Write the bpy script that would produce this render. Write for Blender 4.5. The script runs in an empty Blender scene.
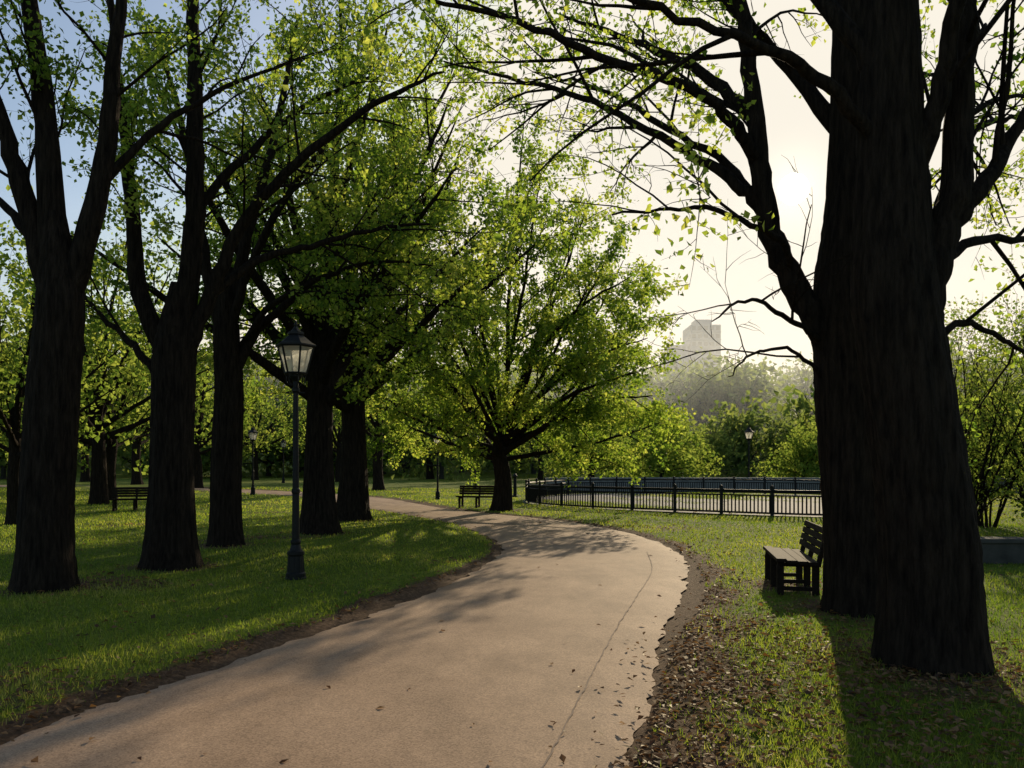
import bpy, math, numpy as np
from mathutils import Vector, Euler, noise as mnoise
scene=bpy.context.scene
D=bpy.data
scene.view_settings.view_transform='Standard'
scene.view_settings.look='None'
scene.view_settings.exposure=0
SUN=Vector((0.352,1.0,0.345)).normalized()
ELEV=math.asin(SUN.z); AZ=math.atan2(SUN.x,SUN.y)

# ------------------------------------------------------------ materials
def newmat(name):
    m=D.materials.new(name); m.use_nodes=True
    nt=m.node_tree; nt.nodes.clear()
    out=nt.nodes.new('ShaderNodeOutputMaterial')
    return m,nt,out
def N(nt,t,**kw):
    n=nt.nodes.new(t)
    for k,v in kw.items(): setattr(n,k,v)
    return n
def ramp(nt,stops):
    r=N(nt,'ShaderNodeValToRGB'); cr=r.color_ramp
    while len(cr.elements)<len(stops): cr.elements.new(0.5)
    for e,(p,c) in zip(cr.elements,stops):
        e.position=p; e.color=(c[0],c[1],c[2],1)
    return r
def noise_tex(nt,scale,detail=4,rough=.55,vec=None,scl=None):
    n=N(nt,'ShaderNodeTexNoise'); n.inputs['Scale'].default_value=scale
    n.inputs['Detail'].default_value=detail; n.inputs['Roughness'].default_value=rough
    if vec is not None:
        if scl:
            mp=N(nt,'ShaderNodeMapping'); mp.inputs['Scale'].default_value=scl
            nt.links.new(vec,mp.inputs['Vector']); nt.links.new(mp.outputs[0],n.inputs['Vector'])
        else: nt.links.new(vec,n.inputs['Vector'])
    return n
def simple(name,stops,scale=5,rough=.7,bump=.3,bscale=30,scl=None,metal=0,spec=.5,bdist=.01):
    m,nt,out=newmat(name); L=nt.links
    tc=N(nt,'ShaderNodeTexCoord')
    n=noise_tex(nt,scale,5,.6,tc.outputs['Object'],scl)
    r=ramp(nt,stops); L.new(n.outputs['Fac'],r.inputs[0])
    p=N(nt,'ShaderNodeBsdfPrincipled'); L.new(r.outputs[0],p.inputs['Base Color'])
    p.inputs['Roughness'].default_value=rough; p.inputs['Metallic'].default_value=metal
    p.inputs['Specular IOR Level'].default_value=spec
    n2=noise_tex(nt,bscale,5,.6,tc.outputs['Object'],scl)
    b=N(nt,'ShaderNodeBump'); b.inputs['Strength'].default_value=bump; b.inputs['Distance'].default_value=bdist
    L.new(n2.outputs['Fac'],b.inputs['Height']); L.new(b.outputs[0],p.inputs['Normal'])
    L.new(p.outputs[0],out.inputs[0]); return m
def leafmat(name,dstops,tstops,trans=.5,gloss=.04):
    m,nt,out=newmat(name); L=nt.links
    a=N(nt,'ShaderNodeAttribute'); a.attribute_name='lv'
    rd=ramp(nt,dstops); rt=ramp(nt,tstops)
    L.new(a.outputs['Fac'],rd.inputs[0]); L.new(a.outputs['Fac'],rt.inputs[0])
    d=N(nt,'ShaderNodeBsdfDiffuse'); t=N(nt,'ShaderNodeBsdfTranslucent')
    L.new(rd.outputs[0],d.inputs[0]); L.new(rt.outputs[0],t.inputs[0])
    mx=N(nt,'ShaderNodeMixShader'); mx.inputs[0].default_value=trans
    L.new(d.outputs[0],mx.inputs[1]); L.new(t.outputs[0],mx.inputs[2])
    res=mx
    if gloss>0:
        g=N(nt,'ShaderNodeBsdfGlossy'); g.inputs['Roughness'].default_value=.45; g.inputs[0].default_value=(.8,.8,.75,1)
        m2=N(nt,'ShaderNodeMixShader'); m2.inputs[0].default_value=gloss
        L.new(mx.outputs[0],m2.inputs[1]); L.new(g.outputs[0],m2.inputs[2]); res=m2
    L.new(res.outputs[0],out.inputs[0]); return m

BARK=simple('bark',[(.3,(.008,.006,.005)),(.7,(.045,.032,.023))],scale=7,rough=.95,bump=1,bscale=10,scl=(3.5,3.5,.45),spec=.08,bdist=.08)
BARKF=simple('bark_hazy',[(.3,(.03,.03,.025)),(.7,(.06,.055,.045))],scale=6,rough=.95,bump=.3,spec=.1)  # lighter than near bark: distance haze put into the colour
LEAF=leafmat('leaf_green',[(0,(.032,.07,.012)),(.5,(.068,.118,.02)),(1,(.12,.16,.035))],
   [(0,(.14,.26,.025)),(.5,(.40,.56,.05)),(1,(.72,.78,.12))],.64,.02)
LEAFM=leafmat('leaf_mid',[(0,(.045,.085,.018)),(1,(.10,.14,.03))],[(0,(.18,.30,.035)),(1,(.52,.61,.10))],.6,0)
LEAFF=leafmat('leaf_far',[(0,(.05,.085,.03)),(1,(.11,.14,.05))],[(0,(.20,.30,.06)),(1,(.44,.52,.11))],.6,0)  # paler far foliage, aerial haze painted into the leaf colours
IRON=simple('iron_black',[(.3,(.006,.006,.006)),(.7,(.014,.013,.012))],scale=20,rough=.55,bump=.15,bscale=60,bdist=.003,spec=.25)
WOOD=simple('weathered_wood',[(.3,(.010,.007,.005)),(.7,(.030,.021,.015))],scale=4,rough=.85,bump=.5,bscale=8,scl=(12,1,12),bdist=.005,spec=.14)
STONE=simple('stone',[(.3,(.16,.155,.15)),(.7,(.30,.29,.27))],scale=3,rough=.85,bump=.5,bscale=25)
STONED=simple('dark_stone',[(.3,(.04,.04,.035)),(.7,(.09,.085,.075))],scale=3,rough=.85,bump=.5,bscale=25,spec=.2)
PAVE=simple('paving',[(.3,(.12,.12,.12)),(.7,(.18,.18,.18))],scale=1.2,rough=.85,bump=.3,bscale=30,spec=.2)
CONC=simple('grey_concrete',[(.3,(.19,.23,.28)),(.7,(.25,.30,.35))],scale=.1,rough=.9,bump=0)
WIN=simple('window_glass',[(.3,(.06,.08,.10)),(.7,(.09,.12,.14))],scale=.3,rough=.4,bump=0)
LITTER=leafmat('dry_leaf',[(0,(.05,.026,.013)),(.5,(.15,.075,.032)),(1,(.34,.20,.09))],
   [(0,(.08,.035,.012)),(.5,(.24,.11,.03)),(1,(.46,.27,.09))],.35,.03)
GRASS=leafmat('grass_blade',[(0,(.04,.072,.011)),(.6,(.085,.125,.018)),(1,(.18,.18,.05))],
   [(0,(.14,.25,.018)),(.6,(.38,.48,.035)),(1,(.62,.61,.12))],.6,.03)
m,nt,out=newmat('lantern_glass')
d=N(nt,'ShaderNodeBsdfTranslucent'); d.inputs[0].default_value=(.9,.9,.85,1)
g=N(nt,'ShaderNodeBsdfTransparent'); g.inputs[0].default_value=(.9,.9,.88,1)
mx=N(nt,'ShaderNodeMixShader'); mx.inputs[0].default_value=.35
nt.links.new(d.outputs[0],mx.inputs[1]); nt.links.new(g.outputs[0],mx.inputs[2]); nt.links.new(mx.outputs[0],out.inputs[0])
GLASS=m

# path
m,nt,out=newmat('path_asphalt'); L=nt.links
tc=N(nt,'ShaderNodeTexCoord'); O=tc.outputs['Object']
big=noise_tex(nt,.55,5,.6,O); r1=ramp(nt,[(.3,(.33,.215,.135)),(.7,(.47,.32,.21))]); L.new(big.outputs['Fac'],r1.inputs[0])
vor=N(nt,'ShaderNodeTexVoronoi'); vor.inputs['Scale'].default_value=110; L.new(O,vor.inputs['Vector'])
r2=ramp(nt,[(0,(.66,.64,.62)),(1,(1.2,1.18,1.15))]); 
sep=N(nt,'ShaderNodeSeparateColor'); L.new(vor.outputs['Color'],sep.inputs[0]); L.new(sep.outputs[0],r2.inputs[0])
mm=N(nt,'ShaderNodeMix',data_type='RGBA',blend_type='MULTIPLY'); mm.inputs[0].default_value=1
L.new(r1.outputs[0],mm.inputs[6]); L.new(r2.outputs[0],mm.inputs[7])
st=noise_tex(nt,1.5,8,.7,O,(1,.45,1)); r3=ramp(nt,[(.36,(.6,.58,.56)),(.56,(1,1,1))]); L.new(st.outputs['Fac'],r3.inputs[0])
m3=N(nt,'ShaderNodeMix',data_type='RGBA',blend_type='MULTIPLY'); m3.inputs[0].default_value=.75
L.new(mm.outputs[2],m3.inputs[6]); L.new(r3.outputs[0],m3.inputs[7])
p=N(nt,'ShaderNodeBsdfPrincipled'); p.inputs['Roughness'].default_value=.82; p.inputs['Specular IOR Level'].default_value=.26
L.new(m3.outputs[2],p.inputs['Base Color'])
b=N(nt,'ShaderNodeBump'); b.inputs['Strength'].default_value=.35; b.inputs['Distance'].default_value=.004
L.new(sep.outputs[1],b.inputs['Height'])
b2=N(nt,'ShaderNodeBump'); b2.inputs['Strength'].default_value=.35; b2.inputs['Distance'].default_value=.03
nb=noise_tex(nt,1.6,3,.5,O); L.new(nb.outputs['Fac'],b2.inputs['Height']); L.new(b.outputs[0],b2.inputs['Normal'])
L.new(b2.outputs[0],p.inputs['Normal']); L.new(p.outputs[0],out.inputs[0]); PATHM=m
SEAM=simple('seam_tar',[(.3,(.15,.10,.07)),(.7,(.24,.165,.115))],scale=10,rough=.9,bump=.2)

# ground
m,nt,out=newmat('ground_lawn'); L=nt.links
tc=N(nt,'ShaderNodeTexCoord'); O=tc.outputs['Object']
n1=noise_tex(nt,.35,6,.65,O); r1=ramp(nt,[(.3,(.07,.115,.012)),(.55,(.15,.19,.02)),(.75,(.24,.26,.04))]); L.new(n1.outputs['Fac'],r1.inputs[0])
n2=noise_tex(nt,14,6,.7,O); r2=ramp(nt,[(.3,(.5,.5,.45)),(.7,(1.35,1.35,1.25))]); L.new(n2.outputs['Fac'],r2.inputs[0])
g1=N(nt,'ShaderNodeMix',data_type='RGBA',blend_type='MULTIPLY'); g1.inputs[0].default_value=1
L.new(r1.outputs[0],g1.inputs[6]); L.new(r2.outputs[0],g1.inputs[7])
n3=noise_tex(nt,22,7,.75,O); r3=ramp(nt,[(.3,(.035,.02,.012)),(.5,(.11,.065,.037)),(.75,(.24,.155,.095))]); L.new(n3.outputs['Fac'],r3.inputs[0])
at=N(nt,'ShaderNodeAttribute'); at.attribute_name='dirt'
n4=noise_tex(nt,6,5,.7,O)
ad=N(nt,'ShaderNodeMath',operation='ADD'); L.new(at.outputs['Fac'],ad.inputs[0]); L.new(n4.outputs['Fac'],ad.inputs[1])
mr=N(nt,'ShaderNodeMapRange'); mr.inputs[1].default_value=.75; mr.inputs[2].default_value=1.1; L.new(ad.outputs[0],mr.inputs[0])
g2=N(nt,'ShaderNodeMix',data_type='RGBA'); L.new(mr.outputs[0],g2.inputs[0]); L.new(g1.outputs[2],g2.inputs[6]); L.new(r3.outputs[0],g2.inputs[7])
p=N(nt,'ShaderNodeBsdfPrincipled'); p.inputs['Roughness'].default_value=.9; p.inputs['Specular IOR Level'].default_value=.1
L.new(g2.outputs[2],p.inputs['Base Color'])
b=N(nt,'ShaderNodeBump'); b.inputs['Strength'].default_value=.8; b.inputs['Distance'].default_value=.04
L.new(n3.outputs['Fac'],b.inputs['Height']); L.new(b.outputs[0],p.inputs['Normal']); L.new(p.outputs[0],out.inputs[0]); GROUNDM=m

# ------------------------------------------------------------ mesh helpers
def mkobj(name,verts,faces,mats,midx=None,lv=None,attr='lv',smooth=None):
    verts=np.asarray(verts,dtype=np.float32); faces=np.asarray(faces,dtype=np.int32)
    k=faces.shape[1]; nf=len(faces)
    me=D.meshes.new(name)
    me.vertices.add(len(verts)); me.vertices.foreach_set('co',verts.ravel())
    me.loops.add(nf*k); me.loops.foreach_set('vertex_index',faces.ravel())
    me.polygons.add(nf)
    me.polygons.foreach_set('loop_start',np.arange(0,nf*k,k,dtype=np.int32))
    for mt in mats: me.materials.append(mt)
    if midx is not None: me.polygons.foreach_set('material_index',np.asarray(midx,dtype=np.int32))
    me.update(calc_edges=True)
    if smooth is not None: me.polygons.foreach_set('use_smooth',np.asarray(smooth,dtype=bool))
    else: me.polygons.foreach_set('use_smooth',np.zeros(nf,dtype=bool))
    if lv is not None:
        a=me.attributes.new(attr,'FLOAT','POINT'); a.data.foreach_set('value',np.asarray(lv,dtype=np.float32))
    ob=D.objects.new(name,me); scene.collection.objects.link(ob)
    return ob
def catmull(P,n):
    P=np.asarray(P,float); Q=np.vstack([2*P[0]-P[1],P,2*P[-1]-P[-2]])
    out=[]
    for i in range(1,len(Q)-2):
        p0,p1,p2,p3=Q[i-1:i+3]
        for t in np.arange(n)/n:
            out.append(.5*((2*p1)+(-p0+p2)*t+(2*p0-5*p1+4*p2-p3)*t*t+(-p0+3*p1-3*p2+p3)*t**3))
    out.append(Q[-2]); return np.array(out)

class Build:
    def __init__(s): s.v=[];s.f=[];s.m=[];s.n=0
    def add(s,v,f,m=0):
        v=np.asarray(v,float); f=np.asarray(f,int)
        s.v.append(v); s.f.append(f+s.n); s.m.append(np.full(len(f),m)); s.n+=len(v)
    def box(s,c,size,m=0,rz=0,rx=0,ry=0):
        sx,sy,sz=[a/2 for a in size]
        v=np.array([[x,y,z] for x in(-sx,sx) for y in(-sy,sy) for z in(-sz,sz)])
        R=np.array(Euler((rx,ry,rz)).to_matrix())
        v=v@R.T+np.array(c)
        s.add(v,[(0,1,3,2),(4,6,7,5),(0,4,5,1),(2,3,7,6),(0,2,6,4),(1,5,7,3)],m)
    def tube(s,pts,rad,sides=8,m=0):
        pts=np.asarray(pts,float); rad=np.asarray(rad,float)
        t=np.gradient(pts,axis=0); t/=np.linalg.norm(t,axis=1)[:,None]+1e-9
        a=np.abs(t.mean(0)); ref=np.zeros(3); ref[np.argmin(a)]=1
        u=np.cross(t,ref); u/=np.linalg.norm(u,axis=1)[:,None]+1e-9
        w=np.cross(t,u)
        th=np.arange(sides)/sides*2*np.pi
        if rad.ndim==1: rad=rad[:,None]
        v=pts[:,None,:]+rad[...,None]*(np.cos(th)[None,:,None]*u[:,None,:]+np.sin(th)[None,:,None]*w[:,None,:])
        n=len(pts)
        i=np.arange(n-1)[:,None]*sides; j=np.arange(sides)[None,:]; j2=(j+1)%sides
        f=np.stack([i+j,i+j2,i+sides+j2,i+sides+j],-1).reshape(-1,4)
        s.add(v.reshape(-1,3),f,m)
    def lathe(s,c,prof,sides=16,m=0,rot=0):
        c=np.array(c); pts=np.array([[c[0],c[1],c[2]+z] for z,r in prof]); rad=np.array([r for z,r in prof])
        th=np.arange(sides)/sides*2*np.pi+rot
        v=pts[:,None,:]+rad[:,None,None]*np.stack([np.cos(th),np.sin(th),0*th],-1)[None]
        n=len(pts); i=np.arange(n-1)[:,None]*sides; j=np.arange(sides)[None,:]; j2=(j+1)%sides
        f=np.stack([i+j,i+j2,i+sides+j2,i+sides+j],-1).reshape(-1,4)
        s.add(v.reshape(-1,3),f,m)
    def obj(s,name,mats,loc=(0,0,0),rz=0,bevel=0,smooth=False):
        f=np.vstack(s.f)
        o=mkobj(name,np.vstack(s.v),f,mats,np.concatenate(s.m),smooth=np.full(len(f),smooth))
        o.location=loc; o.rotation_euler[2]=rz
        if bevel:
            b=o.modifiers.new('bevel','BEVEL'); b.width=bevel; b.segments=2; b.limit_method='ANGLE'
        return o

# ------------------------------------------------------------ path geometry
LP=[(-4.6,-6),(-3.6,2),(-2.98,4.65),(-2.6,5.74),(-1.97,7.44),(-1.3,9.28),(-.62,11.85),(-.27,14.2),(-.25,16.3),(-.8,19.2),(-1.6,21.8),(-2.6,24.1),(-4.1,27.2),(-5.9,31),(-8.2,36),(-12,42),(-20,50),(-34,58),(-80,68)]
RP=[(-.9,-6),(0,2),(.65,4.4),(1.03,5.95),(1.5,7.9),(2.2,10.24),(2.8,12.8),(3.06,15),(2.95,17.8),(2.4,20.6),(1.4,23.2),(-.4,26),(-2.4,29.5),(-4.2,34),(-6.3,39),(-10.6,45),(-19,53.2),(-33,61.5),(-80,72)]
Ls=catmull(LP,24); Rs=catmull(RP,24)
C=(Ls+Rs)/2; H=np.linalg.norm(Ls-Rs,axis=1)/2
TG=np.gradient(C,axis=0); TG/=np.linalg.norm(TG,axis=1)[:,None]
def sdist(x,y):
    x=np.asarray(x,float);y=np.asarray(y,float); s=np.empty(len(x)); side=np.empty(len(x))
    for a in range(0,len(x),20000):
        dx=x[a:a+20000,None]-C[None,:,0]; dy=y[a:a+20000,None]-C[None,:,1]
        q=np.sqrt(dx*dx+dy*dy)-H[None]
        i=q.argmin(1); k=np.arange(len(i)); s[a:a+20000]=q[k,i]
        side[a:a+20000]=TG[i,1]*dx[k,i]-TG[i,0]*dy[k,i]
    return s,side   # side>0 right
def wig(x,y):
    return (np.sin(x*2.1+1.3*np.sin(y*1.7))+np.sin(y*2.9+x*1.1+2)+.7*np.sin(x*6.3-y*4.1)+.5*np.sin(x*11+y*9.7))/3.2
RT=(3.22,6.24)
def dirtf(x,y):
    s,side=sdist(x,y); w=wig(x,y)
    wr=np.interp(y,[3,6,9,12,18,30],[.85,.8,.65,.4,.2,.12])
    wl=np.interp(y,[3,10,30],[.22,.17,.10])
    wd=np.where(side>0,wr,wl)
    dr=np.clip(1.25-s/wd+.6*w,0,1)
    r=np.hypot(x-RT[0],y-RT[1]); dr=np.maximum(dr,np.clip(1.05-r/1.3+.35*w,0,.75))
    pt=np.sin(x*.9+2.2*np.sin(y*.5+1))+np.sin(y*1.1-x*.4)+.6*w
    dr=np.maximum(dr,np.clip((pt-1.35)*.8,0,.5))
    for tx,ty,rr in [(-5.96,10.2,.9),(-5.3,12.4,.9),(-5.5,15.4,.8),(-4.4,18.3,.9),(-4.5,22.5,1),(-.3,27.6,.9),(3.75,8.6,.9),(3.4,10.4,.8)]:
        r=np.hypot(x-tx,y-ty); dr=np.maximum(dr,np.clip(1.1-r/rr+.3*w,0,.8))
    return dr,s,side
def ground_z(x,y,s=None):
    r=np.hypot(x,y)
    t=np.clip((r-105)/130,0,1); h=15*t*t*(3-2*t)
    und=.05*np.sin(x*.35+1)*np.sin(y*.27)+.02*np.sin(x*1.3+y*.9)
    if s is None: s,_=sdist(np.atleast_1d(x),np.atleast_1d(y))
    k=np.clip(s/3,0,1)
    return h+(und)*k+np.clip(s*.25,-.03,.035)-.01
def axis(lo,hi,st,far):
    a=list(np.arange(lo,hi,st)); v=hi; d=st
    while v<far: a.append(v); d*=1.22; v+=d
    a.append(far); v=lo; d=st; pre=[]
    while True:
        d*=1.22; v-=d
        if v<-far: break
        pre.append(v)
    pre.append(-far); return np.array(pre[::-1]+a)
ax=axis(-9,9,.14,2500); ay=axis(1,28,.14,2500)
X,Y=np.meshgrid(ax,ay); xf=X.ravel(); yf=Y.ravel()
dr,s,side=dirtf(xf,yf); far=np.hypot(xf,yf)>60; dr[far]=0
Z=ground_z(xf,yf,s)
nx=len(ax); ny=len(ay)
i=np.arange(ny-1)[:,None]*nx; j=np.arange(nx-1)[None]
F=np.stack([i+j,i+j+1,i+j+nx+1,i+j+nx],-1).reshape(-1,4)
mkobj('ground',np.stack([xf,yf,Z],1),F,[GROUNDM],lv=dr,attr='dirt',smooth=np.ones(len(F)))

# path mesh
rng=np.random.default_rng(3)
K=14; vs=[]
jl=np.convolve(rng.normal(0,.05,len(C)),np.ones(3)/3,'same'); jr=np.convolve(rng.normal(0,.05,len(C)),np.ones(3)/3,'same')
for k in range(K+1):
    t=k/K; P=Ls*(1-t)+Rs*t
    if k==0: P=P+(Rs-Ls)/ (2*H[:,None])*jl[:,None]
    if k==K: P=P+(Rs-Ls)/ (2*H[:,None])*jr[:,None]
    z=.012+.02*np.sin(np.pi*t)-(.03 if k in(0,K) else 0)
    vs.append(np.column_stack([P,np.full(len(P),z)]))
V=np.stack(vs,1).reshape(-1,3); n=len(C)
i=np.arange(n-1)[:,None]*(K+1); j=np.arange(K)[None]
F=np.stack([i+j,i+j+1,i+j+K+2,i+j+K+1],-1).reshape(-1,4)
path=mkobj('path',V,F,[PATHM],smooth=np.ones(len(F)))
sp=catmull([(-.35,2.4),(.17,4.22),(.58,5.95),(1.02,7.76),(1.5,9.6),(2.1,12),(2.45,14.5)],20)
sp+=rng.normal(0,.004,sp.shape); wd=.004+.003*rng.random(len(sp))
tgs=np.gradient(sp,axis=0); tgs/=np.linalg.norm(tgs,axis=1)[:,None]; nn=np.column_stack([tgs[:,1],-tgs[:,0]])
def path_z(pt):
    dd=np.hypot(C[:,0]-pt[0],C[:,1]-pt[1]); k=dd.argmin(); t=np.clip(.5+ (np.dot(pt-C[k],(Rs-Ls)[k])/(2*H[k])**2),0,1)
    return .012+.02*math.sin(math.pi*t)
zz=np.array([path_z(q) for q in sp])+.005
V=np.vstack([np.column_stack([sp-nn*wd[:,None],zz]),np.column_stack([sp+nn*wd[:,None],zz])]); q=len(sp)
F=[(a,a+1,q+a+1,q+a) for a in range(q-1)]
so=mkobj('path_joint',V,F,[SEAM]); so.parent=path

# ------------------------------------------------------------ leaves / trees
def quads_leaves(P,size,rng,fold=.15,upb=.3):
    n=len(P)
    a=rng.normal(size=(n,3)); a[:,2]-=.3; a/=np.linalg.norm(a,axis=1)[:,None]
    c=rng.normal(size=(n,3)); c[:,2]+=upb
    b=np.cross(a,c); b/=np.linalg.norm(b,axis=1)[:,None]; nn=np.cross(a,b)
    L=(size*rng.uniform(.6,1.3,n))[:,None]
    v=np.stack([P,P+a*L*.5+b*L*.36+nn*L*fold,P+a*L,P+a*L*.5-b*L*.36+nn*L*fold],1).reshape(-1,3)
    f=np.arange(4*n).reshape(n,4); return v,f
class Tree(Build):
    def __init__(s,seed,leaf=.1,lpm=40,maxl=4,dens=(1.6,3,6),lens=((1.4,3.0),(.5,1.2),(.2,.45)),gap=-.05,scale=1,upb=.1,droop=0):
        super().__init__(); s.rng=np.random.default_rng(seed); s.leaf=leaf; s.lpm=lpm; s.maxl=maxl; s.dens=dens; s.lens=lens
        s.gap=gap; s.scale=scale; s.lp=[]; s.upb=upb; s.droop=droop; s.seed=seed
    def grow(s,p,d,L,n,wob,trop):
        pts=[np.array(p,float)]; d=np.array(d,float); st=L/n
        for k in range(n):
            d=d+s.rng.normal(size=3)*wob; d[2]+=trop; d/=np.linalg.norm(d); pts.append(pts[-1]+d*st)
        return np.array(pts)
    def leaves_on(s,pts,lpm=None):
        L=np.linalg.norm(pts[-1]-pts[0]); k=max(2,int(L*(lpm or s.lpm)))
        t=s.rng.random(k)*(len(pts)-1); i=np.minimum(t.astype(int),len(pts)-2); f=(t-i)[:,None]
        s.lp.append(pts[i]*(1-f)+pts[i+1]*f+s.rng.normal(size=(k,3))*s.leaf*.8)
    def spawn(s,pts,rad,level,tmin=.25,bare=False,densk=1):
        rng=s.rng; seg=np.linalg.norm(np.diff(pts,axis=0),axis=1); cum=np.r_[0,np.cumsum(seg)]; L=cum[-1]
        n=max(2,int(round(L*s.dens[level-1]*(1-tmin)/s.scale*densk)))
        lo,hi=s.lens[level-1]
        for k in range(n):
            t=tmin+(1-tmin)*min(1,(k+rng.random())/n); x=t*L
            i=min(np.searchsorted(cum,x)-1,len(seg)-1); i=max(i,0); f=(x-cum[i])/seg[i]
            p=pts[i]*(1-f)+pts[i+1]*f; tg=(pts[i+1]-pts[i])/seg[i]; r=rad[i]*(1-f)+rad[i+1]*f
            pr=rng.normal(size=3); pr-=tg*pr.dot(tg); pr/=np.linalg.norm(pr)
            a=math.radians(rng.uniform(25,62)); d=math.cos(a)*tg+math.sin(a)*pr; d[2]+=s.upb; d/=np.linalg.norm(d)
            ln=rng.uniform(lo,hi)*s.scale*(1-.35*t)
            rr=max(min(r*.6,ln*.011+.003),.0035)
            ns=(7,5,3)[level-1]
            q=s.grow(p,d,ln,ns,(.085,.12,.18)[level-1],(-.015-s.droop,-.03-s.droop,-.04)[level-1]*1.0)
            rd=np.linspace(rr,rr*.28,len(q))
            s.tube(q,rd,(5,3,3)[level-1])
            if level+1<s.maxl: s.spawn(q,rd,level+1,.15,bare)
            if not bare and (level+1>=s.maxl or (level>=2)):
                c=q[-1]
                if mnoise.noise(Vector(c*.55)+Vector((s.seed,s.seed,s.seed)))>s.gap:
                    s.leaves_on(q,s.lpm if level+1>=s.maxl else s.lpm*.3)
    def limb(s,P,r0,r1,sides=10,smooth=6,spawn=True,tmin=.3,bare=False,densk=1,jit=.012):
        q=catmull(P,smooth) if len(P)>2 else np.array(P,float)
        q[1:-1]+=s.rng.normal(size=q[1:-1].shape)*jit
        t=np.linspace(0,1,len(q)); rd=r0*(1-t)**.8*(1-r1/r0)+r1
        rr=rd[:,None]*(1+.05*s.rng.normal(size=(len(q),sides)))
        s.tube(q,rr,sides)
        if spawn: s.spawn(q,rd,1,tmin,bare,densk)
    def trunk(s,P,R,sides=32,flare=.55):
        q=catmull(P,14); rd=np.interp(np.linspace(0,len(P)-1,len(q)),range(len(P)),R)
        th=np.arange(sides)/sides*2*np.pi; h=np.clip(q[:,2]-P[0][2],0,None)
        ph=s.rng.uniform(0,6.28,3)
        lob=.5+.5*(np.cos(5*th+ph[0])*.6+np.cos(3*th+ph[1])*.4)
        fl=np.exp(-h/.28)[:,None]*flare*(.45+.8*lob)[None]+np.exp(-h/1.2)[:,None]*.08
        ridge=.03*np.sin(11*th[None]+1.2*np.sin(h[:,None]*1.1)+ph[2])+.018*np.sin(7*th[None]-h[:,None]*.8)+.014*s.rng.normal(size=(len(q),sides))
        wob=.05*np.sin(2*th[None]+h[:,None]*1.3+ph[1])
        s.tube(q,rd[:,None]*(1+fl+ridge+wob),sides)
    def arrays(s):
        bv=np.vstack(s.v); bf=np.vstack(s.f); mi=np.zeros(len(bf),int); lv=np.zeros(len(bv)); sm=np.ones(len(bf),bool)
        if s.lp:
            P=np.vstack(s.lp); v,f=quads_leaves(P,s.leaf,s.rng)
            lw=np.clip(.48+.75*np.array([mnoise.noise(Vector(p*.7)) for p in P])+s.rng.normal(size=len(P))*.24,0,1)
            f=f+len(bv); bv=np.vstack([bv,v]); bf=np.vstack([bf,f]); mi=np.r_[mi,np.ones(len(f),int)]
            lv=np.r_[lv,np.repeat(lw,4)]; sm=np.r_[sm,np.zeros(len(f),bool)]
        return bv,bf,mi,lv,sm
    def finish(s,name,mats,loc=(0,0,0)):
        bv,bf,mi,lv,sm=s.arrays()
        o=mkobj(name,bv,bf,mats,mi,lv,smooth=sm); o.location=loc; return o
def auto_tree(seed,fork,rt,nl,Hc,Rc,amin=8,amax=78,lr=.36,flare=.45,trop=.015,tmin=.15,**kw):
    T=Tree(seed,**kw); rng=T.rng
    top=fork*1.35
    T.trunk([(0,0,-.1),(rng.normal()*.05,rng.normal()*.05,fork*.5),(rng.normal()*.08,rng.normal()*.08,fork),(rng.normal()*.12,rng.normal()*.12,top)],[rt,rt*.85,rt*.75,rt*.4],flare=flare)
    for k in range(nl):
        az=k*2.39996+rng.uniform(-.3,.3); u=k/(nl-1); a=math.radians(amin+(amax-amin)*u**.75)
        d=(math.sin(a)*math.cos(az),math.sin(a)*math.sin(az),math.cos(a))
        L=1/math.sqrt((math.sin(a)/Rc)**2+(math.cos(a)/Hc)**2)*rng.uniform(.88,1.08)
        z=fork*(1.3-.5*u)
        q=T.grow((0,0,z),d,L,10,.05,trop*(1 if a>.6 else 0))
        T.limb(list(q[::2]),rt*lr*rng.uniform(.8,1.2),.012,smooth=4,tmin=tmin)
    return T
MB=[BARK,LEAF]
# big right front tree
T=Tree(11,leaf=.06,lpm=34,gap=-.16,dens=(2.3,3.4,5))
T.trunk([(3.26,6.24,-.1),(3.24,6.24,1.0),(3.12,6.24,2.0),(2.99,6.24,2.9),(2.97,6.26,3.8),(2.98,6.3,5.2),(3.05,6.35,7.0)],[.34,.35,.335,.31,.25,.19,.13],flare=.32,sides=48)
T.limb([(3.1,6.24,2.6),(3.3,6.24,3.2),(3.46,6.24,3.82),(3.58,6.3,5.2),(3.8,6.4,6.6)],.16,.05)
T.limb([(3.2,6.24,3.0),(3.45,6.26,3.5),(3.85,6.4,3.95),(4.3,6.6,4.6),(5.1,6.9,5.3)],.10,.015)
T.limb([(3.0,6.24,3.6),(3.25,6.1,4.4),(3.3,5.9,5.2),(3.3,5.6,6.3)],.10,.02)
T.limb([(3.2,6.24,2.5),(3.6,6.4,2.75),(4.1,6.6,2.6),(4.7,6.9,2.45)],.035,.008)
T.limb([(3.3,6.24,3.1),(3.8,6.6,3.45),(4.6,7.1,3.6),(5.6,7.6,3.9)],.05,.01)
T.limb([(2.95,6.24,4.0),(2.4,6.1,4.5),(1.9,6.0,4.72),(1.07,5.8,4.9),(.2,5.6,5.1)],.06,.01)
T.limb([(2.95,6.24,4.5),(2.6,6.5,5.3),(2.1,7.0,6.2),(1.5,7.6,7.1)],.09,.015)
T.limb([(3.3,6.24,3.4),(3.9,7.0,4.3),(4.7,8.0,5.0),(5.9,9.2,5.6)],.07,.01)
T.finish('elm_tree',MB)
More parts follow.
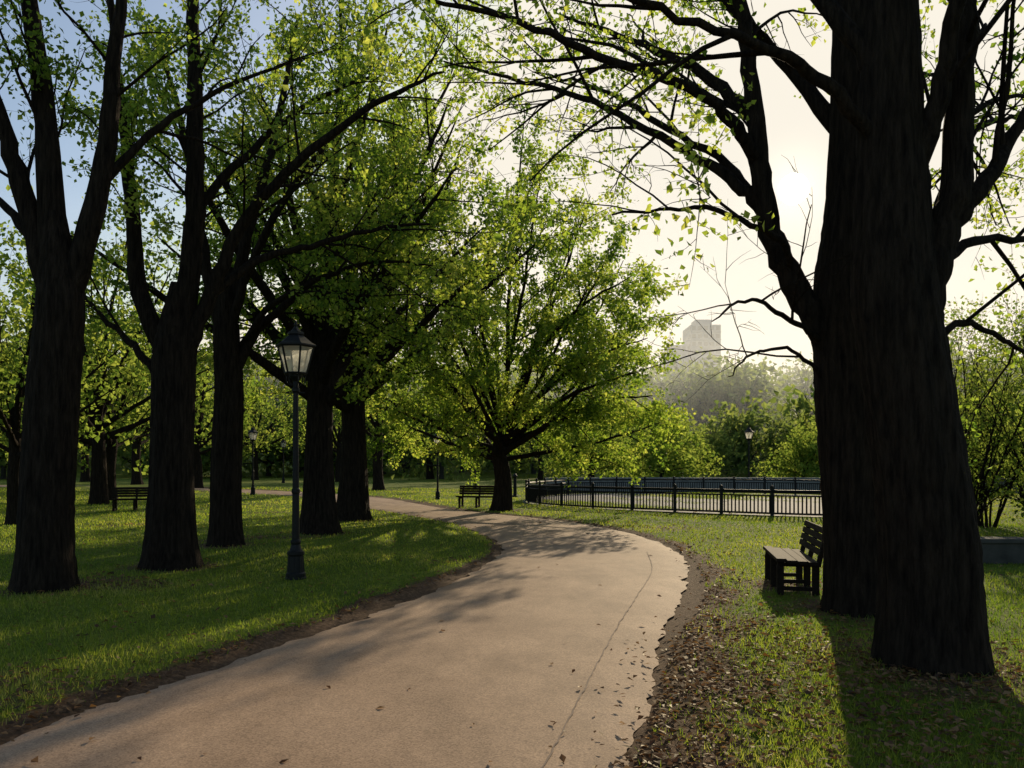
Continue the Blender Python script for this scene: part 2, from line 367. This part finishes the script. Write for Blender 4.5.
# R2
T=Tree(12,leaf=.07,lpm=36,gap=-.2,dens=(2.3,3.5,5))
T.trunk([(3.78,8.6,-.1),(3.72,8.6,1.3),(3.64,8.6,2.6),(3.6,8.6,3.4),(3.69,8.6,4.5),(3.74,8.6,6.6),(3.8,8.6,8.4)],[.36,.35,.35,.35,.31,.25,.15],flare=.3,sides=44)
T.limb([(3.5,8.6,2.7),(3.2,8.6,3.25),(2.86,8.6,3.9),(2.70,8.6,4.56),(2.60,8.6,5.52),(2.45,8.6,6.6),(2.2,8.7,8.2)],.155,.05,densk=.9,tmin=.4)
T.limb([(2.68,8.6,4.8),(2.35,8.4,5.15),(1.93,8.2,5.40),(.88,8.0,5.72),(-.12,7.8,5.98),(-1.2,7.6,6.1)],.075,.01)
T.limb([(2.8,8.6,4.2),(2.5,8.7,4.6),(2.1,9.0,5.05),(1.28,9.5,5.75),(.35,10,6.35),(-.9,10.5,6.9)],.075,.01)
T.limb([(3.0,8.6,3.6),(2.75,8.2,3.9),(2.03,7.8,4.08),(1.57,7.5,4.0),(.9,7.2,3.85)],.04,.008)
T.limb([(3.4,8.6,2.9),(2.88,8.3,3.1),(2.38,8.0,3.25),(1.95,7.8,3.0)],.035,.006,bare=True)
T.limb([(3.4,8.6,2.5),(2.95,8.4,2.8),(2.5,8.3,2.75),(2.2,8.2,2.5)],.025,.005,bare=True)
T.limb([(3.7,8.6,4.9),(3.35,8.9,5.7),(2.95,9.4,6.6),(2.4,10,7.6)],.11,.02)
T.limb([(3.8,8.6,4.2),(4.4,8.9,5.0),(5.1,9.3,5.9),(5.8,9.8,7.0)],.13,.02)
T.limb([(2.65,8.6,5.3),(2.2,9.2,6.1),(1.5,10,6.9),(.6,10.8,7.7)],.08,.01)
T.limb([(2.75,8.6,4.3),(2.45,9.1,5.0),(1.8,9.8,5.8),(1.1,10.6,6.6),(.3,11.4,7.2)],.06,.01)
T.finish('elm_tree',MB)
# T1
T=Tree(21,leaf=.08,lpm=46,gap=-.16,dens=(2.2,3.4,6))
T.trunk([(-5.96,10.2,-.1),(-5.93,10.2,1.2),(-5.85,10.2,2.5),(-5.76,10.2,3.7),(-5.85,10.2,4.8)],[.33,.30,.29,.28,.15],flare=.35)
T.limb([(-5.8,10.2,3.3),(-6.2,10.2,4.98),(-6.5,10.1,6.1),(-7.1,10,7.7)],.16,.03)
T.limb([(-5.8,10.2,3.6),(-5.9,10.2,5.6),(-6.15,10.2,7.5),(-6.3,10.3,9.3)],.18,.04)
T.limb([(-5.7,10.2,3.5),(-5.25,10.2,5.2),(-5.06,10.2,6.76),(-4.9,10.3,8.6)],.16,.04)
T.limb([(-5.3,10.2,5.1),(-4.7,10.4,5.9),(-3.9,10.8,6.7),(-2.9,11.2,7.3)],.06,.01)
T.limb([(-5.95,10.2,4.2),(-6.7,10.6,5.0),(-7.8,11.2,5.7),(-9,11.8,6.2)],.07,.01)
T.finish('elm_tree',MB)
# T2
T=Tree(22,leaf=.085,lpm=48,gap=-.2,dens=(2.2,3.4,6))
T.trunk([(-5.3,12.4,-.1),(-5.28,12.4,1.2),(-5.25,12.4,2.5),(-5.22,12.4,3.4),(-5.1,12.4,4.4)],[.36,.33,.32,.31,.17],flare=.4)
T.limb([(-5.2,12.4,3.1),(-5.75,12.4,4.2),(-5.9,12.4,5.7),(-6.1,12.4,7.5),(-6.3,12.4,9.5)],.16,.03)
T.limb([(-5.2,12.4,3.3),(-4.95,12.4,5.0),(-4.9,12.4,6.7),(-4.95,12.4,8.8),(-4.8,12.4,10.5)],.19,.04)
T.limb([(-5.1,12.4,3.2),(-4.6,12.4,4.4),(-4.2,12.4,5.3),(-3.3,12.2,6.2),(-2.05,12,7.0),(-1,11.8,7.4)],.13,.015)
T.limb([(-5.3,12.4,2.7),(-5.8,12.6,3.3),(-6.5,12.9,3.9),(-7.4,13.2,4.8)],.08,.015)
T.limb([(-4.7,12.4,4.2),(-4.1,12.9,4.9),(-3.2,13.4,5.3),(-2.2,13.8,5.7),(-1.2,14,5.8)],.075,.012)
T.limb([(-4.95,12.4,5.5),(-4.3,12.8,6.5),(-3.3,13.2,7.6),(-2.2,13.6,8.3)],.08,.012)
T.finish('elm_tree',MB)
# T3
T=Tree(23,leaf=.09,lpm=48,gap=-.24,dens=(2.2,3.4,6))
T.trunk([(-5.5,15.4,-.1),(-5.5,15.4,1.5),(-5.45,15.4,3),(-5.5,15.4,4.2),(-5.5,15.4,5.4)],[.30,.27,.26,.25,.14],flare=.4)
T.limb([(-5.45,15.4,3.2),(-4.9,15.4,4.2),(-4.1,15.4,4.9),(-3.3,15.4,5.8),(-2.3,15.6,6.9)],.11,.015)
T.limb([(-5.5,15.4,3.8),(-5.9,15.4,5.5),(-6.2,15.4,7.5),(-6.8,15.4,9.8)],.13,.025)
T.limb([(-5.5,15.4,4),(-5.1,15.4,6),(-4.6,15.5,8),(-4.2,15.7,10.4)],.14,.025)
T.limb([(-5.5,15.4,3.9),(-4.8,15,5.6),(-3.6,14.6,7.2),(-2.2,14.3,8.4)],.10,.015)
T.limb([(-5.2,15.4,3.9),(-4.5,15,4.6),(-3.4,14.8,5.1),(-2.4,14.6,5.3),(-1.4,14.5,5.2)],.07,.012,)
T.finish('elm_tree',MB)
T=auto_tree(31,3.6,.38,14,8.2,5.4,8,64,leaf=.10,lpm=50,gap=-.25,dens=(1.9,3.2,6)); T.finish('elm_tree',MB,(-4.4,18.3,0))
T=auto_tree(32,3.8,.42,16,9.6,6.2,8,66,leaf=.115,lpm=46,gap=-.25,dens=(1.8,3.1,6)); T.finish('elm_tree',MB,(-4.5,22.5,0))
# centre tree, with a few long limbs added to shade the path
T=auto_tree(37,2.2,.32,23,10.6,5.7,8,80,lr=.28,leaf=.12,lpm=54,gap=-.5,dens=(1.9,3.0,6),droop=.03,tmin=.22,flare=.4)
for P in [[(0,0,2.7),(1.3,-1.2,3.9),(2.8,-2.8,4.9),(4.3,-4.3,5.3)],
          [(0,0,2.4),(1.2,-1.5,3.2),(2.5,-3.4,3.9),(3.9,-5.3,4.2)],
          [(0,0,3.0),(1.0,-1.3,4.9),(2.3,-3.2,6.3),(3.7,-5.2,6.9)],
          [(0,0,2.3),(1.6,-1.0,2.9),(3.2,-2.4,3.6),(4.6,-3.4,3.7)]]:
    T.limb(P,.10,.012,tmin=.3,densk=1.15)
T.finish('elm_tree',MB,(-.35,27.6,0))
# midground templates, linked meshes
MM=[BARK,LEAFM]
tA=auto_tree(41,3.4,.34,12,8,5.8,8,70,leaf=.27,lpm=14,gap=-.4,dens=(1.4,2.4,4.2),maxl=4)
tB=auto_tree(42,2.8,.28,13,7.5,5.6,8,72,leaf=.27,lpm=14,gap=-.4,dens=(1.4,2.4,4.2),maxl=4)
oA=tA.finish('elm_tree',MM,(-8.5,51,0)); oB=tB.finish('elm_tree',MM,(-18.4,36.6,0))
spots=[('A',-13.2,21.3,.62,1),('A',-40,75,1.1,2),('B',-21.6,55,1.05,3),('B',-29,48,1.1,5),('A',-30,64,1.15,0.6),
 ('B',-16,74,1.1,4.4),('A',-22,29,.95,5.1),('A',-48,58,1.2,3.3),('B',3,85,1.0,1.1),('A',-9,88,1.2,.3),('A',-35,38,1.1,2.5),
 ('A',-16,31,.9,2.1),('B',-27,84,1.2,.9)]
for k,x,y,sc,rz in spots:
    o=D.objects.new('elm_tree',(oA if k=='A' else oB).data); scene.collection.objects.link(o)
    o.location=(x,y,0); o.scale=(sc,)*3; o.rotation_euler[2]=rz
def tmpl(seed,**kw):
    return auto_tree(seed,1.6,.22,12,5,4.2,8,86,**kw).arrays()
far=[tmpl(51+i,leaf=.42,lpm=16,gap=-.8,dens=(1.6,2.4,5),maxl=3) for i in range(3)]
farH=[tmpl(71+i,leaf=.62,lpm=9,gap=-.9,dens=(1.3,2.2,5),maxl=3) for i in range(3)]
def mass(name,items,mats,tl=far):
    V=[];F=[];M=[];LV=[];S=[];n=0
    for k,(x,y,z,sc,sz,rz) in enumerate(items):
        v,f,mi,lv,sm=tl[k%len(tl)]
        c,s_=math.cos(rz),math.sin(rz)
        vv=np.column_stack([(v[:,0]*c-v[:,1]*s_)*sc+x,(v[:,0]*s_+v[:,1]*c)*sc+y,v[:,2]*sz+z])
        V.append(vv);F.append(f+n);M.append(mi);LV.append(lv);S.append(sm);n+=len(v)
    return mkobj(name,np.vstack(V),np.vstack(F),mats,np.concatenate(M),np.concatenate(LV),smooth=np.concatenate(S))
rg=np.random.default_rng(8)
it=[(10.5,56,0,.7,.72,0),(12.6,62,0,.7,.62,1),(20.8,57,0,.6,.6,3),(23.5,60,0,.72,.62,4),(26,64,0,.8,.7,5),(7,70,0,.9,.9,1.2),(30,62,0,.9,.95,1.5),(38,50,0,1,1,1.9),(30,40,0,.9,.9,.9),(25,34,0,.8,.8,.1)]
mass('distant_trees',it,[BARK,LEAFM])
it=[]
for k in range(56):
    x=-95+k*3.3+rg.uniform(-2,2); y=rg.uniform(86,128)
    z=float(ground_z(np.array([x]),np.array([y]),np.array([5.]))[0]); sc=rg.uniform(1.2,1.8)
    if 8<x<40: sc*=.75
    it.append((x,y,z-.5,sc,sc*rg.uniform(.9,1.15),rg.uniform(0,6)))
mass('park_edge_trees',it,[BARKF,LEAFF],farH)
it=[]
for k in range(110):
    y=rg.uniform(140,235); x=rg.uniform(-.75,.75)*y
    z=float(ground_z(np.array([x]),np.array([y]),np.array([5.]))[0]); sc=rg.uniform(1.7,2.4)
    it.append((x,y,z-1,sc,sc*rg.uniform(.9,1.1),rg.uniform(0,6)))
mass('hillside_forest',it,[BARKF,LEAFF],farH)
for k,(x,y,h) in enumerate([(9.9,17.5,5.2),(11.2,16.4,4.6),(11.6,19.5,5.6),(12.9,17.8,5.0),(12.6,22.5,6),(15.0,23,6),(10.2,14.6,3.4)]):
    T=Tree(60+k,leaf=.09,lpm=20,gap=-.25,maxl=3,dens=(2.8,5.5),lens=((.7,1.6),(.25,.6)),upb=.35)
    for q in range(10):
        az=q*.7+k; a=math.radians(T.rng.uniform(4,26)); d=(math.sin(a)*math.cos(az),math.sin(a)*math.sin(az),math.cos(a))
        g=T.grow((.12*math.cos(az),.12*math.sin(az),-.05),d,h*T.rng.uniform(.7,1.1),8,.05,.02)
        T.limb(list(g[::2]),.03,.005,sides=6,smooth=4,tmin=.08)
    T.finish('sapling_shrub',[BARK,LEAFM],(x,y,0))

# ------------------------------------------------------------ grass + litter
rng=np.random.default_rng(5); NG=330000
dd=3.0*np.exp(rng.random(NG)*math.log(55/3.0)); xx=rng.uniform(-1,1,NG)*(.75*dd+1.6)
dr,s,side=dirtf(xx,dd)
keep=(s>.0)&(rng.random(NG)>np.clip(dr*1.0,0,.95))
x=xx[keep];y=dd[keep];s=s[keep];n=len(x)
z=ground_z(x,y,s)-.005
patch=wig(x*.5,y*.5)
h=(.028+.014*patch+rng.random(n)*.026)*(1+.012*y); w=.0035*(y/4)**.85
az=rng.uniform(0,2*np.pi,n); lean=rng.uniform(0,.9,n)*h; la=rng.uniform(0,2*np.pi,n)
bx=np.cos(az)*w;by=np.sin(az)*w
V=np.stack([np.column_stack([x-bx,y-by,z]),np.column_stack([x+bx,y+by,z]),np.column_stack([x+np.cos(la)*lean,y+np.sin(la)*lean,z+h])],1).reshape(-1,3)
lv=np.clip(.42+.34*patch+.25*wig(x*.13+4,y*.16)+rng.normal(size=n)*.24,0,1)
mkobj('grass',V,np.arange(3*n).reshape(n,3),[GRASS],lv=np.repeat(lv,3))
def litter(n,xs,ys,prob):
    d_,s_,sd=dirtf(xs,ys); k=prob(d_,s_,sd,ys)>rng.random(len(xs)); return xs[k],ys[k],s_[k]
M=100000
ys=2.5*np.exp(rng.random(M)*math.log(30/2.5)); xs=rng.uniform(-1,1,M)*(.75*ys+1)
def prob(d_,s_,sd,y):
    right=(sd>0)
    p=np.where(s_>0,np.where(right,d_**1.5*.6+.18*np.exp(-s_/1.5)+.016,d_*.5+.022),
        np.where(right,.22*np.exp(s_/.11)+.002+.014*(y<8)*np.exp(s_/.6),.3*np.exp(s_/.08)+.0015))
    return p
lx,ly,ls=litter(M,xs,ys,prob)
a,b_=rng.normal(2.5,1.0,3600),rng.normal(5.4,1.4,3600); _,s2,_=dirtf(a,b_); k=(s2>0)&(b_>2.6); lx=np.r_[lx,a[k]];ly=np.r_[ly,b_[k]];ls=np.r_[ls,s2[k]]
n=len(lx)
lz=np.where(ls>0,ground_z(lx,ly,ls)+.016+rng.random(n)*.018,.036)
sz=rng.uniform(.011,.030,n)*(1+.04*ly); az=rng.uniform(0,6.28,n)
A=np.column_stack([np.cos(az),np.sin(az),rng.normal(0,.22,n)]); B=np.column_stack([-np.sin(az),np.cos(az),rng.normal(0,.28,n)])
P=np.column_stack([lx,ly,lz]); q=sz[:,None]; up=np.array([0,0,1])*q*rng.uniform(0,.5,n)[:,None]
V=np.stack([P-A*q,P+B*q*.6+up,P+A*q,P-B*q*.6+up*.6],1).reshape(-1,3)
mkobj('fallen_leaves',V,np.arange(4*n).reshape(n,4),[LITTER],lv=np.repeat(rng.random(n),4))

# ------------------------------------------------------------ street lamp
def lamp_build():
    B=Build()
    B.lathe((0,0,0),[(0,.001),(0,.15),(.04,.15),(.05,.135),(.10,.135),(.12,.115),(.34,.10),(.36,.115),(.40,.115),(.42,.085),(.50,.06),(.52,.07),(.55,.07),(.57,.052),(1.2,.048),(1.22,.058),(1.26,.058),(1.28,.045),
        (2.60,.036),(2.62,.055),(2.66,.055),(2.68,.038),(2.76,.035),(2.80,.07),(2.83,.09),(2.86,.09),(2.865,.001)],20,0)
    for k in range(8):
        a=k*math.pi/4; B.tube([(.108*math.cos(a),.108*math.sin(a),.12),(.095*math.cos(a),.095*math.sin(a),.34)],[.016,.013],6)
    B.tube([(-.13,0,2.60),(.13,0,2.60)],[.010,.010],8)
    z0,z1,r0,r1=2.87,3.24,.15,.25
    n=6
    for k in range(n):
        a=2*math.pi*k/n; a2=2*math.pi*(k+1)/n
        p0=np.array((r0*math.cos(a),r0*math.sin(a),z0)); p1=np.array((r1*math.cos(a),r1*math.sin(a),z1))
        q0=np.array((r0*math.cos(a2),r0*math.sin(a2),z0)); q1=np.array((r1*math.cos(a2),r1*math.sin(a2),z1))
        B.tube([p0,p1],[.014,.014],6); B.tube([p0,q0],[.016,.016],6); B.tube([p1,q1],[.016,.016],6)
        B.tube(catmull([(.05*math.cos(a),.05*math.sin(a),2.70),(.12*math.cos(a),.12*math.sin(a),2.74),(.13*math.cos(a),.13*math.sin(a),2.82),(r0*math.cos(a),r0*math.sin(a),z0)],4),[.008]*13,5)
    B.lathe((0,0,0),[(z0+.004,r0-.006),(z1-.004,r1-.008)],6,1)
    B.lathe((0,0,0),[(2.87,.03),(2.95,.03),(2.96,.045),(3.02,.045),(3.08,.03),(3.14,.001)],10,1)
    B.lathe((0,0,0),[(3.235,.20),(3.245,.285),(3.262,.285),(3.30,.22),(3.36,.15),(3.40,.10),(3.41,.115),(3.44,.115),(3.46,.07),(3.50,.035),(3.52,.02),(3.545,.03),(3.57,.02),(3.60,.001)],6,0)
    return B
lo=lamp_build().obj('street_lamp',[IRON,GLASS],(-3.0,11.1,.0))
for x,y,sc in [(-3.4,36.6,.9),(-13.6,42,1.02),(-2.4,52,1.05),(-20,70,1.1),(14.6,49.3,1.12)]:
    o=D.objects.new('street_lamp',lo.data); scene.collection.objects.link(o); o.location=(x,y,0); o.scale=(sc,)*3
B=Build(); B.lathe((0,0,0),[(0,.13),(.08,.13),(.1,.09),(.95,.08),(1.0,.11),(1.06,.11),(1.14,.07),(1.2,.001)],12); B.obj('bollard',[IRON],(.15,40,0))

# ------------------------------------------------------------ park benches (local: faces -x, length along y)
def bench():
    B=Build(); Ln=1.55
    for k in range(4): B.box((-.235+.122*k,0,.44+(.012 if k==0 else 0)-.008*k),(.110,Ln,.042))
    for k in range(4):
        z=.545+.085*k; B.box((.185+.24*(z-.44),0,z),(.034,Ln,.075),ry=.235)
    for y in(-.64,0,.64):
        B.box((-.02,y,.392),(.50,.06,.05))
        B.box((-.235,y,.19),(.08,.07,.378))
        B.box((.17,y,.19),(.08,.07,.378))
        B.box((.248,y,.59),(.055,.06,.44),ry=.235)
        B.box((-.03,y,.10),(.36,.045,.05))
    return B
tb=bench().obj('park_bench',[WOOD],(3.60,10.25,.01),rz=-.20,bevel=.006)
for x,y,rz in [(-12.8,27.2,1.85),(-1.25,29.4,1.35)]:
    o=D.objects.new('park_bench',tb.data); scene.collection.objects.link(o); o.location=(x,y,0); o.rotation_euler[2]=rz
    b=o.modifiers.new('bevel','BEVEL'); b.width=.006

# ------------------------------------------------------------ railing, walls, terrace
loop=catmull([(1.6,39),(.7,35.5),(.8,32),(2.2,29.2),(4.8,26.9),(9,23.9),(11.6,23.6),(14,25.6),(15.8,30),(16.6,36),(15.5,41),(12,43.5),(7,43.8),(3.3,42.3),(1.6,39)],12)
def resample(P,st):
    sg=np.linalg.norm(np.diff(P,axis=0),axis=1); cu=np.r_[0,np.cumsum(sg)]; n=int(cu[-1]/st); t=np.linspace(0,cu[-1],n+1)
    return np.column_stack([np.interp(t,cu,P[:,i]) for i in range(P.shape[1])])
B=Build(); R=resample(loop,.12)
z3=lambda P,z:np.column_stack([P,np.full(len(P),z)])
P2=resample(loop,.35)
B.tube(z3(P2,.80),[.045]*len(P2),6); B.tube(z3(P2,.66),[.022]*len(P2),4); B.tube(z3(P2,.12),[.03]*len(P2),4)
for p_ in R: B.box((p_[0],p_[1],.39),(.038,.038,.54))
for p_ in resample(loop,1.6)[:-1]:
    B.box((p_[0],p_[1],.45),(.09,.09,.90)); B.lathe((p_[0],p_[1],.90),[(0,.055),(.03,.055),(.07,.03),(.08,.001)],8)
B.obj('iron_railing',[IRON])
cx,cy=9,34; n=len(loop)-1
inner=np.array([cx,cy])+(loop[:-1]-np.array([cx,cy]))*1.02
V=np.vstack([z3(inner,.055),z3(np.array([cx,cy])+(inner-np.array([cx,cy]))*.5,.055),z3(np.array([cx,cy])+(inner-np.array([cx,cy]))*.02,.055)])
F=[]
for r in range(2):
    for k in range(n): F.append((r*n+k,r*n+(k+1)%n,(r+1)*n+(k+1)%n,(r+1)*n+k))
mkobj('terrace',V,F,[PAVE])
B=Build(); wp=resample(catmull([(2,46.5),(8,47.6),(14,47.4),(20,46),(27,44),(36,42)],10),.9)
for k in range(len(wp)-1):
    a,b=wp[k],wp[k+1]; c=(a+b)/2; rz=math.atan2(b[1]-a[1],b[0]-a[0]); l=np.linalg.norm(b-a)
    B.box((c[0],c[1],.38),(l-.012,.3,.8),rz=rz); B.box((c[0],c[1],.82),(l-.004,.4,.08),rz=rz)
B.obj('stone_wall',[STONE],bevel=.012)
B=Build()
for k in range(7):
    B.box((7.7+k*.92,12.75-.05*k,.17),(.91,.36,.40)); B.box((7.7+k*.92,12.75-.05*k,.405),(.915,.44,.07))
B.obj('low_stone_wall',[STONED],bevel=.012)

# ------------------------------------------------------------ tower
B=Build()
def block(x,y,w,d_,z0,z1,fl,nw):
    B.box((x,y,(z0+z1)/2),(w,d_,z1-z0))
    fh=(z1-z0)/fl; ww=w/nw
    for f in range(fl):
        for k in range(nw):
            B.box((x-w/2+ww*(k+.5),y-d_/2-.05,z0+fh*(f+.55)),(ww*.62,.2,fh*.5),1)
        for k in range(4):
            B.box((x-w/2-.05,y-d_/2+d_/4*(k+.5),z0+fh*(f+.55)),(.2,d_/4*.6,fh*.5),1)
        B.box((x,y-d_/2-.08,z0+fh*(f+.08)),(w+.2,.36,.3))
block(71,300,11,14,10,53,15,5); block(62.5,302,8,13,10,46,13,4); B.box((71,300,54.2),(6,7,2.6))
B.obj('apartment_tower',[CONC,WIN])

# morning haze lying over the valley: real participating medium
m,nt,out=newmat('haze_volume')
vs_=N(nt,'ShaderNodeVolumeScatter'); vs_.inputs['Color'].default_value=(.93,.97,1,1); vs_.inputs['Density'].default_value=.0031; vs_.inputs['Anisotropy'].default_value=.4
nt.links.new(vs_.outputs[0],out.inputs['Volume'])
B=Build(); B.box((0,210,17),(620,220,44)); B.obj('haze',[m])

# ------------------------------------------------------------ light, world, camera
w=D.worlds.new('World'); scene.world=w; w.use_nodes=True; nt=w.node_tree; nt.nodes.clear(); L=nt.links
out=N(nt,'ShaderNodeOutputWorld')
sky=N(nt,'ShaderNodeTexSky'); sky.sky_type='NISHITA'; sky.sun_disc=False; sky.sun_elevation=ELEV; sky.sun_rotation=AZ
sky.dust_density=1.5; sky.air_density=1.0; sky.ozone_density=1.0
mn=N(nt,'ShaderNodeVectorMath',operation='MINIMUM'); L.new(sky.outputs[0],mn.inputs[0]); mn.inputs[1].default_value=(6.7,6.25,5.4)
bg=N(nt,'ShaderNodeBackground'); bg.inputs[1].default_value=.145; L.new(mn.outputs[0],bg.inputs[0])
tc=N(nt,'ShaderNodeTexCoord')
dp=N(nt,'ShaderNodeVectorMath',operation='DOT_PRODUCT'); L.new(tc.outputs['Generated'],dp.inputs[0]); dp.inputs[1].default_value=SUN
mxx=N(nt,'ShaderNodeMath',operation='MAXIMUM'); L.new(dp.outputs['Value'],mxx.inputs[0]); mxx.inputs[1].default_value=0
def pw(e,a):
    p=N(nt,'ShaderNodeMath',operation='POWER'); L.new(mxx.outputs[0],p.inputs[0]); p.inputs[1].default_value=e
    q=N(nt,'ShaderNodeMath',operation='MULTIPLY'); L.new(p.outputs[0],q.inputs[0]); q.inputs[1].default_value=a; return q.outputs[0]
def addm(a,b):
    q=N(nt,'ShaderNodeMath',operation='ADD'); L.new(a,q.inputs[0]); L.new(b,q.inputs[1]); return q.outputs[0]
gt=N(nt,'ShaderNodeMath',operation='GREATER_THAN'); L.new(mxx.outputs[0],gt.inputs[0]); gt.inputs[1].default_value=math.cos(math.radians(.95))
gm=N(nt,'ShaderNodeMath',operation='MULTIPLY'); L.new(gt.outputs[0],gm.inputs[0]); gm.inputs[1].default_value=40
tot=addm(pw(1500,.35),gm.outputs[0])
bg2=N(nt,'ShaderNodeBackground'); bg2.inputs[0].default_value=(1,.88,.62,1); L.new(tot,bg2.inputs[1])
ash=N(nt,'ShaderNodeAddShader'); L.new(bg.outputs[0],ash.inputs[0]); L.new(bg2.outputs[0],ash.inputs[1]); L.new(ash.outputs[0],out.inputs[0])
sl=D.lights.new('sun','SUN'); sl.energy=5; sl.angle=math.radians(.55); sl.color=(1,.82,.55)
so=D.objects.new('sun',sl); scene.collection.objects.link(so); so.rotation_euler=SUN.to_track_quat('Z','Y').to_euler(); so.location=(20,60,30)
cam=D.cameras.new('camera'); co=D.objects.new('camera',cam); scene.collection.objects.link(co)
cam.sensor_width=36; cam.lens=28.125; cam.clip_end=6000; cam.shift_y=81/1024
co.location=(0,0,1.6); co.rotation_euler=(math.radians(90),0,0)
scene.camera=co
